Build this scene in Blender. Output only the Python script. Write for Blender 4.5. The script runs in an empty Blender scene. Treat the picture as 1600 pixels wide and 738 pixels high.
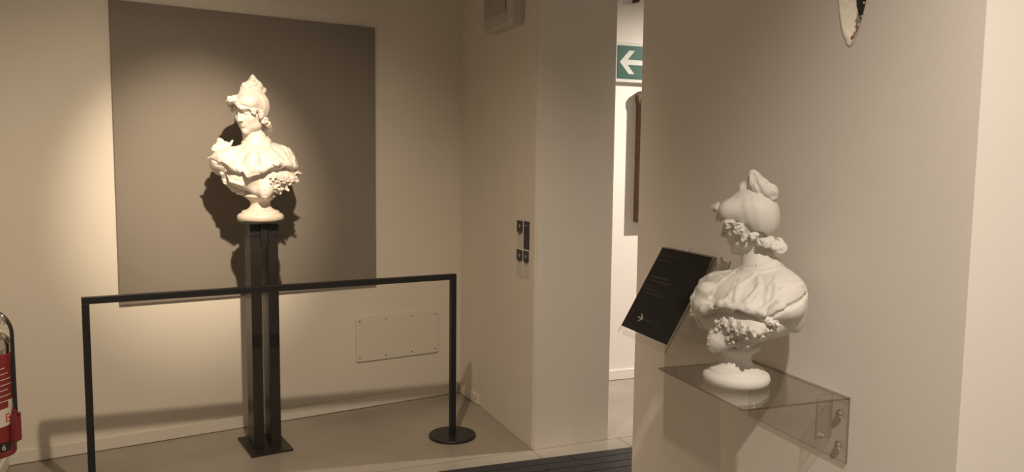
import bpy, bmesh, math, random
import numpy as np
from mathutils import Vector, Matrix
C = bpy.context.scene.collection
rad = math.radians

# ---------------------------------------------------------------- camera
PITCH = rad(5.25); ROLL = math.atan(0.0112); EYE = 1.5
_d = Vector((0, math.cos(PITCH), -math.sin(PITCH)))
_r0 = Vector((1, 0, 0)); _u0 = Vector((0, math.sin(PITCH), math.cos(PITCH)))
_c, _s = math.cos(ROLL), math.sin(ROLL)
_r = _r0 * _c + _u0 * _s; _u = _u0 * _c - _r0 * _s
cd = bpy.data.cameras.new('camera'); cam = bpy.data.objects.new('camera', cd); C.objects.link(cam)
cd.lens = 27.16; cd.sensor_width = 36; cd.sensor_fit = 'HORIZONTAL'; cd.clip_start = 0.02
M = Matrix(((_r.x, _u.x, -_d.x, 0), (_r.y, _u.y, -_d.y, 0), (_r.z, _u.z, -_d.z, EYE), (0, 0, 0, 1)))
cam.matrix_world = M
bpy.context.scene.camera = cam

# ---------------------------------------------------------------- world, lights, exposure
w = bpy.data.worlds.new('world'); bpy.context.scene.world = w; w.use_nodes = True
w.node_tree.nodes['Background'].inputs[0].default_value = (1.0, 0.80, 0.62, 1)
w.node_tree.nodes['Background'].inputs[1].default_value = 0.31
vs = bpy.context.scene.view_settings
vs.view_transform = 'Standard'; vs.look = 'None'; vs.exposure = 0.0; vs.gamma = 1.0; vs.use_curve_mapping = False
bpy.context.scene.cycles.max_bounces = 8
bpy.context.scene.cycles.transparent_max_bounces = 16

def spot(name, loc, target, power, angle, blend, color, size):
    l = bpy.data.lights.new(name, 'SPOT'); l.energy = power; l.spot_size = rad(angle); l.spot_blend = blend
    l.color = color; l.shadow_soft_size = size
    o = bpy.data.objects.new(name, l); C.objects.link(o); o.location = loc
    o.rotation_euler = (Vector(target) - Vector(loc)).to_track_quat('-Z', 'Y').to_euler()
    return o
WARM = (1.0, 0.80, 0.58)
spot('bust_spotlight', (-0.46, 2.03, 3.0), (-1.67, 4.14, 1.33), 436, 29.5, 1.0, WARM, 0.035)
spot('bust_spill_light', (-0.46, 2.03, 3.0), (-1.56, 3.44, -0.35), 205, 108, 1.0, WARM, 0.035)
spot('replica_spotlight', (0.48, 0.0, 3.0), (1.12, 0.95, 1.0), 300, 75, 1.0, (1.0, 0.86, 0.73), 0.03)
spot('corridor_spotlight', (2.67, 4.65, 2.95), (0.75, 5.3, 0.7), 545, 80, 1.0, (1.0, 0.87, 0.74), 0.03)
#spot('left_spotlight', (-1.75, 2.2, 3.1), (-2.3, 3.6, 1.7), 40, 70, 1.0, WARM, 0.05)

# ---------------------------------------------------------------- materials
def mat(name, col, rough=0.6, metal=0.0, bump=None, var=None, spec=0.5, sss=0.0, coat=0.0):
    m = bpy.data.materials.new(name); m.use_nodes = True; nt = m.node_tree; b = nt.nodes['Principled BSDF']
    b.inputs['Base Color'].default_value = (*col, 1); b.inputs['Roughness'].default_value = rough
    b.inputs['Metallic'].default_value = metal; b.inputs['Specular IOR Level'].default_value = spec
    if coat: b.inputs['Coat Weight'].default_value = coat
    if sss:
        b.inputs['Subsurface Weight'].default_value = sss; b.inputs['Subsurface Radius'].default_value = (0.012, 0.008, 0.006)
        b.inputs['Subsurface Scale'].default_value = 0.6
    tc = nt.nodes.new('ShaderNodeTexCoord')
    if var:
        scale, amt = var
        n = nt.nodes.new('ShaderNodeTexNoise'); n.inputs['Scale'].default_value = scale; n.inputs['Detail'].default_value = 6
        r = nt.nodes.new('ShaderNodeMapRange'); r.inputs[1].default_value = 0.3; r.inputs[2].default_value = 0.7
        r.inputs[3].default_value = 1 - amt; r.inputs[4].default_value = 1 + amt * 0.6
        mx = nt.nodes.new('ShaderNodeVectorMath'); mx.operation = 'SCALE'; mx.inputs[0].default_value = col
        nt.links.new(tc.outputs['Object'], n.inputs['Vector']); nt.links.new(n.outputs[0], r.inputs[0])
        nt.links.new(r.outputs[0], mx.inputs['Scale']); nt.links.new(mx.outputs[0], b.inputs['Base Color'])
    if bump:
        scale, st = bump
        n = nt.nodes.new('ShaderNodeTexNoise'); n.inputs['Scale'].default_value = scale; n.inputs['Detail'].default_value = 4
        bp = nt.nodes.new('ShaderNodeBump'); bp.inputs['Strength'].default_value = st; bp.inputs['Distance'].default_value = 0.002
        nt.links.new(tc.outputs['Object'], n.inputs['Vector']); nt.links.new(n.outputs[0], bp.inputs['Height'])
        nt.links.new(bp.outputs[0], b.inputs['Normal'])
    return m
M_WALL = mat('wall_paint', (0.72, 0.675, 0.60), 0.75, bump=(90, 0.10), var=(2.5, 0.025))
M_WALL2 = mat('rough_wall_paint', (0.70, 0.66, 0.60), 0.75, bump=(200, 0.10), var=(3, 0.02))
M_CORR = mat('corridor_paint', (0.80, 0.77, 0.73), 0.7, bump=(55, 0.2))
M_TRIM = mat('baseboard_paint', (0.73, 0.69, 0.62), 0.5)
M_FLOOR = mat('polished_concrete', (0.335, 0.30, 0.255), 0.34, var=(1.6, 0.24), bump=(6, 0.1))
M_JOINT = mat('floor_joint', (0.07, 0.06, 0.05), 0.9)
M_CEIL = mat('ceiling_paint', (0.5, 0.47, 0.42), 0.9)
M_PANEL = mat('taupe_fabric', (0.24, 0.215, 0.185), 0.95, bump=(400, 0.4), var=(3, 0.03), spec=0.15)
M_BLACK = mat('black_powder_coat', (0.012, 0.012, 0.013), 0.42, bump=(500, 0.15))
M_STEEL = mat('dark_waxed_steel', (0.022, 0.020, 0.018), 0.36, var=(9, 0.3), spec=0.55)
M_SLAT = mat('black_slat', (0.018, 0.018, 0.019), 0.55, var=(20, 0.3), bump=(90, 0.3))
M_MARBLE = mat('white_marble', (0.73, 0.675, 0.62), 0.42, var=(14, 0.03), sss=0.12)
M_SOCLE = mat('socle_marble', (0.74, 0.655, 0.57), 0.30, var=(14, 0.05))
M_RESIN = mat('white_printed_resin', (0.63, 0.61, 0.555), 0.62, bump=(900, 0.05), sss=0.08)
M_PLATE = mat('painted_metal', (0.70, 0.655, 0.58), 0.55)
M_SCREW = mat('screw_metal', (0.30, 0.27, 0.23), 0.35, 0.9)
M_CHROME = mat('chrome', (0.72, 0.68, 0.60), 0.14, 1.0)
M_RED = mat('red_enamel', (0.23, 0.018, 0.020), 0.35, coat=0.2)
M_REDP = mat('red_plastic', (0.20, 0.022, 0.03), 0.5)
M_RUBBER = mat('black_rubber', (0.015, 0.015, 0.016), 0.5)
M_PAPER = mat('paper_white', (0.62, 0.58, 0.52), 0.7)
M_PLAST = mat('old_white_plastic', (0.50, 0.48, 0.43), 0.35)
M_DIFF = mat('ribbed_diffuser', (0.40, 0.37, 0.31), 0.25)
M_GREEN = mat('sign_green', (0.002, 0.080, 0.060), 0.4)
M_WHITE = mat('sign_white', (0.60, 0.62, 0.58), 0.4)
M_FRAME = mat('brown_wood', (0.115, 0.055, 0.030), 0.4, var=(25, 0.3))
M_CANVAS = mat('dark_canvas', (0.08, 0.06, 0.045), 0.6, var=(6, 0.4))
M_CARD = mat('black_card', (0.013, 0.0128, 0.012), 0.6, spec=0.25)
M_INK = mat('grey_print', (0.040, 0.039, 0.038), 0.6)
M_INKL = mat('pale_print', (0.42, 0.40, 0.34), 0.5)
M_INKR = mat('dark_red_print', (0.05, 0.012, 0.012), 0.5)
M_NAVY = mat('dark_blue_print', (0.035, 0.035, 0.045), 0.5)
M_ORANGE = mat('orange_print', (0.55, 0.10, 0.03), 0.5)
M_VOID = mat('dark_opening', (0.02, 0.02, 0.023), 0.6, var=(30, 0.6))
M_RIM = mat('chipped_plaster', (0.72, 0.66, 0.56), 0.8, var=(60, 0.08), bump=(120, 0.8))
M_BRICK = mat('exposed_orange_plaster', (0.42, 0.20, 0.09), 0.85, bump=(150, 0.8))

def acrylic(name, tint, gloss_ior=1.4):
    m = bpy.data.materials.new(name); m.use_nodes = True; nt = m.node_tree; nt.nodes.clear()
    out = nt.nodes.new('ShaderNodeOutputMaterial'); mix = nt.nodes.new('ShaderNodeMixShader')
    t = nt.nodes.new('ShaderNodeBsdfTransparent'); t.inputs[0].default_value = (*tint, 1)
    g = nt.nodes.new('ShaderNodeBsdfGlossy'); g.inputs['Roughness'].default_value = 0.03
    lw = nt.nodes.new('ShaderNodeLayerWeight'); lw.inputs['Blend'].default_value = 0.5
    pw = nt.nodes.new('ShaderNodeMath'); pw.operation = 'POWER'; pw.inputs[1].default_value = 4.0; nt.links.new(lw.outputs['Facing'], pw.inputs[0])
    fr = nt.nodes.new('ShaderNodeMath'); fr.operation = 'MULTIPLY_ADD'; fr.inputs[1].default_value = 0.75; fr.inputs[2].default_value = 0.035 * gloss_ior / 1.4
    nt.links.new(pw.outputs[0], fr.inputs[0])
    nt.links.new(fr.outputs[0], mix.inputs[0]); nt.links.new(t.outputs[0], mix.inputs[1])
    nt.links.new(g.outputs[0], mix.inputs[2]); nt.links.new(mix.outputs[0], out.inputs[0])
    return m
M_ACR = acrylic('clear_acrylic', (0.975, 0.972, 0.965))
M_ACRE = acrylic('acrylic_cut_edge', (0.68, 0.64, 0.59), 1.6)

# ---------------------------------------------------------------- helpers
class Frame:
    """local x along the wall (azimuth az), local -y out of it towards the viewer, z up"""
    def __init__(s, origin, az):
        s.o = Vector((origin[0], origin[1], 0)); s.rz = rad(90 - az)
        s.m = Matrix.Translation(s.o) @ Matrix.Rotation(s.rz, 4, 'Z')
    def w(s, x, y, z): return s.m @ Vector((x, y, z))
F_BACK = Frame((-2.493, 3.659), 58.2)       # x 0..2.53 from left corner
F_NEAR = Frame((0.703, 1.555), 160.75)
F_COL = Frame((0.119, 3.960), 67.54)
F_SIDE1 = Frame((-0.333, 5.002), 153.8)
F_SIDE2 = Frame((-0.190, 4.712), 157.69)
F_CORR = Frame((0.702, 5.318), 69.7)
F_LEFT = Frame((-2.468, 3.674), 336.0)

def link_mesh(name, me, m, parent=None, frame=None, smooth=False):
    o = bpy.data.objects.new(name, me); C.objects.link(o)
    if m is not None and len(me.materials) == 0:
        for k in (m if isinstance(m, (list, tuple)) else [m]): me.materials.append(k)
    if parent: o.parent = parent
    elif frame: o.location = frame.o; o.rotation_euler.z = frame.rz
    if smooth: me.polygons.foreach_set('use_smooth', [True] * len(me.polygons))
    return o
def obj(name, bm, m, parent=None, frame=None, smooth=False):
    bmesh.ops.recalc_face_normals(bm, faces=bm.faces)
    me = bpy.data.meshes.new(name); bm.to_mesh(me); bm.free()
    return link_mesh(name, me, m, parent, frame, smooth)
def empty(name, loc=(0, 0, 0), rz=0.0, parent=None):
    o = bpy.data.objects.new(name, None); C.objects.link(o); o.location = loc; o.rotation_euler.z = rz
    o.empty_display_size = 0.05
    return o
def tag(o, label, cat, group=None):
    o['label'] = label; o['category'] = cat
    if group: o['group'] = group
    return o
def struct(o, label=None):
    o['kind'] = 'structure'
    if label: o['label'] = label
    return o
def box(bm, x0, x1, y0, y1, z0, z1, bev=0.0, mi=0):
    ret = bmesh.ops.create_cube(bm, size=1.0); vs_ = ret['verts']
    for v in vs_:
        v.co = Vector((x0 + (v.co.x + .5) * (x1 - x0), y0 + (v.co.y + .5) * (y1 - y0), z0 + (v.co.z + .5) * (z1 - z0)))
    if bev:
        es = list({e for v in vs_ for e in v.link_edges})
        bmesh.ops.bevel(bm, geom=es, offset=bev, segments=2, profile=0.5, affect='EDGES')
    return vs_
def B(*a, **k):
    bm = bmesh.new(); box(bm, *a, **k); return bm
def lathe(bm, prof, seg=48, center=(0, 0)):
    rings = []
    for r, z in prof:
        if r < 1e-6: rings.append([bm.verts.new((center[0], center[1], z))])
        else: rings.append([bm.verts.new((center[0] + r * math.cos(2 * math.pi * i / seg), center[1] + r * math.sin(2 * math.pi * i / seg), z)) for i in range(seg)])
    for a, b in zip(rings, rings[1:]):
        for i in range(seg):
            j = (i + 1) % seg
            if len(a) == 1 and len(b) == 1: continue
            if len(a) == 1: bm.faces.new((a[0], b[i], b[j]))
            elif len(b) == 1: bm.faces.new((a[i], b[0], a[j]))
            else: bm.faces.new((a[i], b[i], b[j], a[j]))
    return bm
def tube(bm, pts, r, seg=10, cap=True):
    pts = [Vector(p) for p in pts]; rings = []; n = len(pts); rr = r if isinstance(r, (list, tuple)) else [r] * n
    up = Vector((0, 0, 1)); prev = None
    for i, p in enumerate(pts):
        t = (pts[min(i + 1, n - 1)] - pts[max(i - 1, 0)]).normalized()
        if prev is None:
            a = t.cross(up); a = t.cross(Vector((1, 0, 0))) if a.length < 1e-3 else a
        else: a = prev - t * prev.dot(t)
        a.normalize(); b = t.cross(a); prev = a
        rings.append([bm.verts.new(p + (a * math.cos(2 * math.pi * k / seg) + b * math.sin(2 * math.pi * k / seg)) * rr[i]) for k in range(seg)])
    for A, D in zip(rings, rings[1:]):
        for k in range(seg): bm.faces.new((A[k], A[(k + 1) % seg], D[(k + 1) % seg], D[k]))
    if cap: bm.faces.new(rings[0]); bm.faces.new(rings[-1])
    return bm
def prism(bm, pts, y0, y1):
    """polygon in local x,z extruded between y0 and y1"""
    a = [bm.verts.new((x, y0, z)) for x, z in pts]; b = [bm.verts.new((x, y1, z)) for x, z in pts]
    bm.faces.new(a); bm.faces.new(b[::-1]); n = len(pts)
    for i in range(n): bm.faces.new((a[i], a[(i + 1) % n], b[(i + 1) % n], b[i]))
    return bm
def slab(bm, pts, z0, z1):
    a = [bm.verts.new((x, y, z0)) for x, y in pts]; b = [bm.verts.new((x, y, z1)) for x, y in pts]
    bm.faces.new(a); bm.faces.new(b[::-1]); n = len(pts)
    for i in range(n): bm.faces.new((a[i], a[(i + 1) % n], b[(i + 1) % n], b[i]))
    return bm
def text_mesh(name, s, size, m, parent, mw, extrude=0.0):
    cu = bpy.data.curves.new(name, 'FONT'); cu.body = s; cu.size = size; cu.extrude = extrude; cu.resolution_u = 2
    t = bpy.data.objects.new(name + '_tmp', cu); C.objects.link(t)
    dg = bpy.context.evaluated_depsgraph_get(); me = bpy.data.meshes.new_from_object(t.evaluated_get(dg))
    bpy.data.objects.remove(t); bpy.data.curves.remove(cu)
    me.transform(mw); me.materials.clear(); me.materials.append(m)
    o = bpy.data.objects.new(name, me); C.objects.link(o); o.parent = parent; me.name = name
    return o

# ================================================================ SETTING
HT = 3.25
struct(obj('wall_back', B(-0.15, 2.55, 0, 0.15, 0, HT), M_WALL, frame=F_BACK), 'pale cream alcove wall behind the taupe panel')
struct(obj('wall_left', B(-3.2, 0.0, 0, 0.15, 0, HT), M_WALL, frame=F_LEFT), 'cream wall at the left edge carrying the extinguisher')
struct(obj('baseboard_back', B(0.0, 2.517, -0.012, 0, 0.003, 0.068, bev=0.002), M_TRIM, frame=F_BACK))
struct(obj('baseboard_left', B(-3.2, -0.012, -0.012, 0, 0.003, 0.068, bev=0.002), M_TRIM, frame=F_LEFT))
struct(obj('wall_side', B(0.0, 0.327, 0.0, 0.30, 0, HT), M_WALL, frame=F_SIDE1), 'short cream return wall at the alcove corner')
struct(obj('baseboard_side', B(0.013, 0.315, -0.012, 0, 0.003, 0.062, bev=0.002), M_TRIM, frame=F_SIDE1))
bm = bmesh.new(); box(bm, 0.0, 0.4603, 0.0, 0.90, 0, HT)
vert = [e for e in bm.edges if abs(e.verts[0].co.z - e.verts[1].co.z) > 1]
bmesh.ops.bevel(bm, geom=vert, offset=0.012, segments=3, affect='EDGES')
struct(obj('wall_column', bm, M_WALL, frame=F_COL), 'cream column between alcove and passage')

# near wall with the almond-shaped opening
def near_wall():
    x0, x1 = -0.927, 0.252; cx, cz, rx, rz_ = -0.051, 1.94, 0.047, 0.185
    N = 64; bm = bmesh.new(); rng = random.Random(4)
    def hole(k):
        t = 2 * math.pi * k / N; cs, sn = math.cos(t), math.sin(t)
        return cx + rx * abs(cs) ** 1.25 * (1 if cs > 0 else -1), cz + rz_ * sn
    def outer(k):
        t = 2 * math.pi * k / N; cs, sn = math.cos(t) * 0.14, math.sin(t) * 0.35
        q = max(abs(cs) / 0.14, abs(sn) / 0.35); return cx + cs / q, cz + sn / q
    o = []; h = []; hb = []
    for k in range(N):
        ox, oz = outer(k); hx, hz = hole(k); j = rng.uniform(-.0012, .0012)
        o.append(bm.verts.new((ox, 0, oz))); h.append(bm.verts.new((hx + j, 0, hz + j)))
    for k in range(N):
        q = (k + 1) % N; bm.faces.new((o[k], o[q], h[q], h[k]))
    hx, hz = 0.14, 0.35
    def quad(a, b, c, d):
        bm.faces.new([bm.verts.new((a, 0, c)), bm.verts.new((b, 0, c)), bm.verts.new((b, 0, d)), bm.verts.new((a, 0, d))])
    quad(x0, cx - hx, 0, HT); quad(cx + hx, x1, 0, HT); quad(cx - hx, cx + hx, 0, cz - hz); quad(cx - hx, cx + hx, cz + hz, HT)
    # the other faces
    def f(pts): bm.faces.new([bm.verts.new(p) for p in pts])
    D = 0.42
    f([(x1, 0, 0), (x1, D, 0), (x1, D, HT), (x1, 0, HT)]); f([(x0, D, 0), (x0, 0, 0), (x0, 0, HT), (x0, D, HT)])
    f([(x1, D, 0), (x0, D, 0), (x0, D, HT), (x1, D, HT)]); f([(x0, 0, HT), (x1, 0, HT), (x1, D, HT), (x0, D, HT)])
    bmesh.ops.remove_doubles(bm, verts=bm.verts, dist=0.0001)
    wl = struct(obj('wall_near', bm, M_WALL2, frame=F_NEAR), 'rough beige wall at right carrying shelf and card')
    # plaster reveal and dark back, parts of the wall
    bm = bmesh.new(); rings = []
    for d, s in ((-0.0015, 1.03), (-0.0015, 0.985), (0.004, 0.95), (0.030, 0.93), (0.032, 0.80)):
        ring = []
        for k in range(N):
            a, b = hole(k); j = rng.uniform(-.0009, .0009)
            ring.append(bm.verts.new((cx + (a - cx) * s + j, d, cz + (b - cz) * s + j * 2)))
        rings.append(ring)
    for A, D_ in zip(rings, rings[1:]):
        for k in range(N):
            q = (k + 1) % N; bm.faces.new((A[k], A[q], D_[q], D_[k]))
    obj('opening_rim', bm, M_RIM, wl, smooth=True)['label'] = 'pale chipped plaster rim of the pointed opening'
    bm = bmesh.new(); vs2 = []
    for k in range(N):
        a, b = hole(k); vs2.append((cx + (a - cx) * 0.9, cz + (b - cz) * 0.9))
    prism(bm, vs2, 0.0325, 0.040)
    obj('opening_back', bm, M_VOID, wl)['label'] = 'dark glassy inside of the pointed opening'
    for i, (dx, dz, r) in enumerate(((0.006, -0.166, .0035), (0.001, -0.172, .0035), (-0.002, -0.184, .003), (0.016, -0.150, .0028), (0.022, -0.135, .0022), (0.027, -0.11, .0022), (0.031, -0.09, .002))):
        bm = bmesh.new(); bmesh.ops.create_icosphere(bm, subdivisions=1, radius=r)
        for v in bm.verts: v.co = Vector((cx + dx + v.co.x * rng.uniform(.7, 1.5), 0.002 + v.co.y * .8, cz + dz + v.co.z * rng.uniform(.7, 1.5)))
        obj('plaster_chip', bm, M_BRICK if i < 3 else M_RIM, wl)
    return wl
near_wall()
struct(obj('wall_corridor', B(-0.75, 1.6, 0, 0.12, 0, HT), M_CORR, frame=F_CORR), 'bright white passage wall beyond the gap')
struct(obj('baseboard_corridor', B(-0.70, 1.6, -0.012, 0, 0.003, 0.072, bev=0.002), M_CORR, frame=F_CORR))
ce = B(-3.2, 3.2, -0.3, 6.2, HT, HT + 0.1); struct(obj('ceiling', ce, M_CEIL))
# floor: joints are recessed gaps between slabs
fl = struct(obj('floor', B(-4.5, 4.0, -3.5, 6.8, -0.10, -0.006), M_JOINT), 'polished warm grey concrete floor')
G = 0.002
def floor_piece(pts, lab=None):
    bm = bmesh.new(); slab(bm, [tuple(F_COL.w(x, y, 0))[:2] for x, y in pts], -0.0055, 0.0)
    o = obj('floor_slab', bm, M_FLOOR, fl)
    return o
LX = -5.0
floor_piece([(LX, G), (0.0 - G, G), (0.0 - G, 3.5), (LX, 3.5)])
floor_piece([(0.0 + G, 0.0 + G), (3.2, G), (3.2, 3.5), (0.0 + G, 3.5)])
TW = [LX, -3.0, -1.5, 0.0, 0.52, 1.6, 3.2]
for a, b in zip(TW, TW[1:]):
    sk = 0.03
    floor_piece([(a + G, -G), (b - G, -G), (b + sk - G, -1.2 + G), (a + sk + G, -1.2 + G)])
for a, b in zip(TW, TW[1:]):
    floor_piece([(a + G, -1.2 - G), (b - G, -1.2 - G), (b - G, -6.6), (a + G, -6.6)])

# ================================================================ taupe panel, access plate
pn = obj('wall_panel', B(0.547, 1.951, -0.018, -0.001, 0.757, 2.301, bev=0.002), M_PANEL, frame=F_BACK)
tag(pn, 'large square taupe fabric panel on the wall behind the marble bust', 'panel')
ap = empty('access_plate', F_BACK.w(2.10, 0, 0.43), F_BACK.rz)
bm = bmesh.new(); pts = []
for cx, cz, a0 in ((.262, .121, 0), (-.262, .121, 90), (-.262, -.121, 180), (.262, -.121, 270)):
    for k in range(5): a = rad(a0 + k * 22.5); pts.append((cx + .016 * math.cos(a), cz + .016 * math.sin(a)))
prism(bm, pts, -.011, -.002); obj('cover', bm, M_PLATE, ap)
obj('gasket', B(-.272, .272, -.0025, -.0003, -.132, .132), M_JOINT, ap)
for x in (-.255, -.085, .09, .255):
    for z in (-.113, .113):
        bm = bmesh.new(); bmesh.ops.create_uvsphere(bm, u_segments=10, v_segments=6, radius=.0052)
        for v in bm.verts: v.co = Vector((x + v.co.x, -0.0112 + v.co.y * .4, z + v.co.z))
        obj('screw', bm, M_SCREW, ap, smooth=True)
tag(ap, 'cream rectangular access plate with eight screws low on the alcove wall', 'access panel')

# ================================================================ barrier
LP, RP = Vector((-1.850, 3.313, 0)), Vector((-0.318, 4.159, 0))
dv = RP - LP; Lb = dv.length; brz = math.atan2(dv.y, dv.x)
br = empty('barrier', LP, brz)
def disc(x):
    bm = bmesh.new(); lathe(bm, [(0, 0), (.128, 0), (.13, .002), (.13, .011), (.127, .014), (0, .014)], 56, (x, 0)); return bm
obj('rail', B(-0.015, Lb + 0.015, -0.015, 0.015, 0.878, 0.908, bev=0.0015), M_BLACK, br)
for x in (0, Lb):
    obj('post', B(x - .015, x + .015, -.015, .015, .014, .878, bev=.0012), M_BLACK, br)
    obj('base', disc(x), M_BLACK, br, smooth=False)
tag(br, 'thin black square-tube barrier rail on round base plates before the pedestal', 'barrier')

# ================================================================ pedestal
pd = empty('pedestal', (-1.303, 3.995, 0), F_BACK.rz)
obj('base_plate', B(-.107, .107, -.158, .158, 0, .010, bev=.001), M_STEEL, pd)
for x in (-.044, .044):
    obj('column', B(x - .026, x + .026, -.062, .062, .010, 1.188, bev=.0015), M_STEEL, pd)
    s = 1 if x > 0 else -1
    bm = bmesh.new(); box(bm, min(s * .0175, s * .0205), max(s * .0175, s * .0205), -.085, .085, 1.10, 1.189)
    obj('bracket', bm, M_STEEL, pd)
obj('collar', B(-.0715, .0715, -.0665, -.0625, 1.125, 1.186), M_BLACK, pd)
obj('spacer', B(-.016, .016, -.075, -.068, 1.07, 1.188), M_BLACK, pd)
obj('top_plate', B(-.102, .102, -.112, .094, 1.189, 1.196, bev=.001), M_STEEL, pd)
tag(pd, 'tall dark steel pedestal of two flat columns carrying the marble bust', 'pedestal')

# ================================================================ black slatted walkway
SO = (0.645, 3.978); F_SL = Frame(SO, 70.2)
wk = empty('slatted_ramp', F_SL.o, F_SL.rz)
SW = 0.076; joints = [-0.36, -0.9, -0.55, -1.1, -0.3, -0.8]
for i in range(13):
    y1 = -i * SW; j = joints[i % 6]; xl = -1.05 - i * 0.02
    for a, b in ((xl, j - .001), (j + .001, 0.16 + 0.62 * (i < 9))):
        obj('slat', B(a, b, y1 - SW + .006, y1, .004, .018, bev=.0022), M_SLAT, wk)
obj('bearer', B(-1.0, .15, -13 * SW + .02, -.02, 0.0, .004), M_BLACK, wk)
tag(wk, 'low black slatted floor ramp at the bottom of the passage gap', 'ramp')

# ================================================================ emergency lamp on side wall
em = empty('emergency_light', F_SIDE2.w(0.435, 0, 2.36), F_SIDE2.rz)
def rounded(bm, hw, hz, y0, y1, taper, r):
    pts = []
    for cx, cz, a0 in ((hw - r, hz - r, 0), (-hw + r, hz - r, 90), (-hw + r, -hz + r, 180), (hw - r, -hz + r, 270)):
        for k in range(5):
            a = rad(a0 + k * 22.5); pts.append((cx + r * math.cos(a), cz + r * math.sin(a)))
    A = [bm.verts.new((x, y1, z)) for x, z in pts]; m1 = y1 + (y0 - y1) * .75
    Bm = [bm.verts.new((x * 1.0, m1, z)) for x, z in pts]; T = [bm.verts.new((x * taper, y0, z * taper)) for x, z in pts]
    n = len(pts)
    for P, Q in ((A, Bm), (Bm, T)):
        for i in range(n): bm.faces.new((P[i], P[(i + 1) % n], Q[(i + 1) % n], Q[i]))
    bm.faces.new(A); bm.faces.new(T[::-1]); return bm
obj('housing', rounded(bmesh.new(), .205, .125, -.085, -.001, .90, .03), M_PLAST, em, smooth=False)
bm = bmesh.new()
N = 18
rows = []
for i in range(N + 1):
    z = -.055 + i * (.16 / N); y = -.0855 - .003 * abs(math.sin(i * math.pi / 2.25)) - .003 * math.sin(math.pi * i / N)
    rows.append([bm.verts.new((x, y, z)) for x in (-.155, .155)])
for a, b in zip(rows, rows[1:]): bm.faces.new((a[0], a[1], b[1], b[0]))
bm.faces.new([r[0] for r in rows] + [bm.verts.new((-.155, -.080, .105)), bm.verts.new((-.155, -.080, -.055))])
obj('diffuser', bm, M_DIFF, em)
obj('ledge', B(-.16, .16, -.093, -.084, -.064, -.055, bev=.002), M_PLAST, em)
bm = bmesh.new(); bmesh.ops.create_uvsphere(bm, u_segments=10, v_segments=6, radius=.006)
for v in bm.verts: v.co += Vector((-.02, -.086, -.09))
obj('indicator', bm, M_WHITE, em, smooth=True)
tag(em, 'old white emergency light high on the alcove side wall', 'emergency light')

# ================================================================ guide stickers
lab = {0: 'dark pointed audio-guide sticker with white foot, upper left of four on side wall',
       1: 'plain dark rectangular sticker, upper right of four on side wall',
       2: 'dark pointed sticker with white foot, lower left of four on side wall',
       3: 'dark pointed sticker with white foot, lower right of four on side wall'}
def sticker(i, x0, x1, z0, z1, ztip, full):
    e = empty('sticker', F_SIDE2.w((x0 + x1) / 2, 0, (z0 + z1) / 2), F_SIDE2.rz); h = (z1 - z0) / 2; w_ = (x1 - x0) / 2
    obj('backing', B(-w_, w_, -.002, -.0005, -h, h), M_PAPER if not full else M_NAVY, e)
    if not full:
        zt = ztip - (z0 + z1) / 2; bm = bmesh.new()
        prism(bm, [(-w_, h), (w_, h), (w_, zt + .018), (0, zt), (-w_, zt + .018)], -.003, -.002); obj('arrow_field', bm, M_NAVY, e)
        bm = bmesh.new(); lathe(bm, [(0, 0), (.009, 0), (.009, .001), (0, .001)], 16)
        for v in bm.verts: v.co = Vector((v.co.x, -.0035 - v.co.z, h - .03 + v.co.y))
        obj('emblem', bm, M_INKL, e)
    for k in range(3 if full else 1):
        zz = (h - .02 - k * .02) if full else (h - .062)
        obj('print_line', B(-w_ * .6, w_ * (.5 - .15 * k), -.0035, -.003, zz - .0025, zz), M_INKL if k == 0 else M_INK, e)
    tag(e, lab[i], 'sticker', 'guide stickers on the side wall')
sticker(0, .575, .655, 1.064, 1.204, 1.125, False)
sticker(1, .668, .742, 1.056, 1.205, 1.1, True)
sticker(2, .575, .655, .895, 1.046, .975, False)
sticker(3, .668, .742, .902, 1.048, .975, False)

# ================================================================ exit sign and frame in the passage
es = empty('exit_sign', F_CORR.w(0.170, 0, 2.20), F_CORR.rz)
obj('casing', B(-.205, .205, -.035, -.001, -.133, .133, bev=.003), M_WHITE, es)
obj('green_field', B(-.19, .19, -.038, -.034, -.110, .110), M_GREEN, es)
bm = bmesh.new()
ar = [(-.175, 0), (-.105, .078), (-.062, .078), (-.115, .017), (.0, .017), (.0, -.017), (-.115, -.017), (-.062, -.078), (-.105, -.078)]
prism(bm, ar, -.040, -.038); obj('arrow', bm, M_WHITE, es)
tag(es, 'green emergency exit sign with white left arrow in the passage', 'exit sign')
dl = obj('ceiling_bracket', B(.10, .125, -.06, -.001, 2.60, 2.625, bev=.003), M_BLACK, frame=F_CORR)
dl.name = 'wall_hook'; tag(dl, 'small dark hook high on the passage wall above the exit sign', 'hook')
pf = empty('picture_frame', F_CORR.w(0.45, 0, 1.56), F_CORR.rz)
fw, fh = .30, .445
def moulding(bm):
    prof = [(0, -.001), (0, -.055), (.010, -.062), (.018, -.058), (.030, -.086), (.042, -.088), (.060, -.050), (.060, -.001)]
    corners = [(-fw, -fh), (fw, -fh), (fw, fh), (-fw, fh)]; rings = []
    for cx, cz in corners:
        sx, sz = (1 if cx < 0 else -1), (1 if cz < 0 else -1)
        rings.append([bm.verts.new((cx + sx * p, y, cz + sz * p)) for p, y in prof])
    for i in range(4):
        a, b = rings[i], rings[(i + 1) % 4]
        for k in range(len(prof) - 1): bm.faces.new((a[k], a[k + 1], b[k + 1], b[k]))
    return bm
obj('moulding', moulding(bmesh.new()), M_FRAME, pf)
obj('painting', B(-fw + .055, fw - .055, -.022, -.010, -fh + .055, fh - .055), M_CANVAS, pf)
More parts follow.
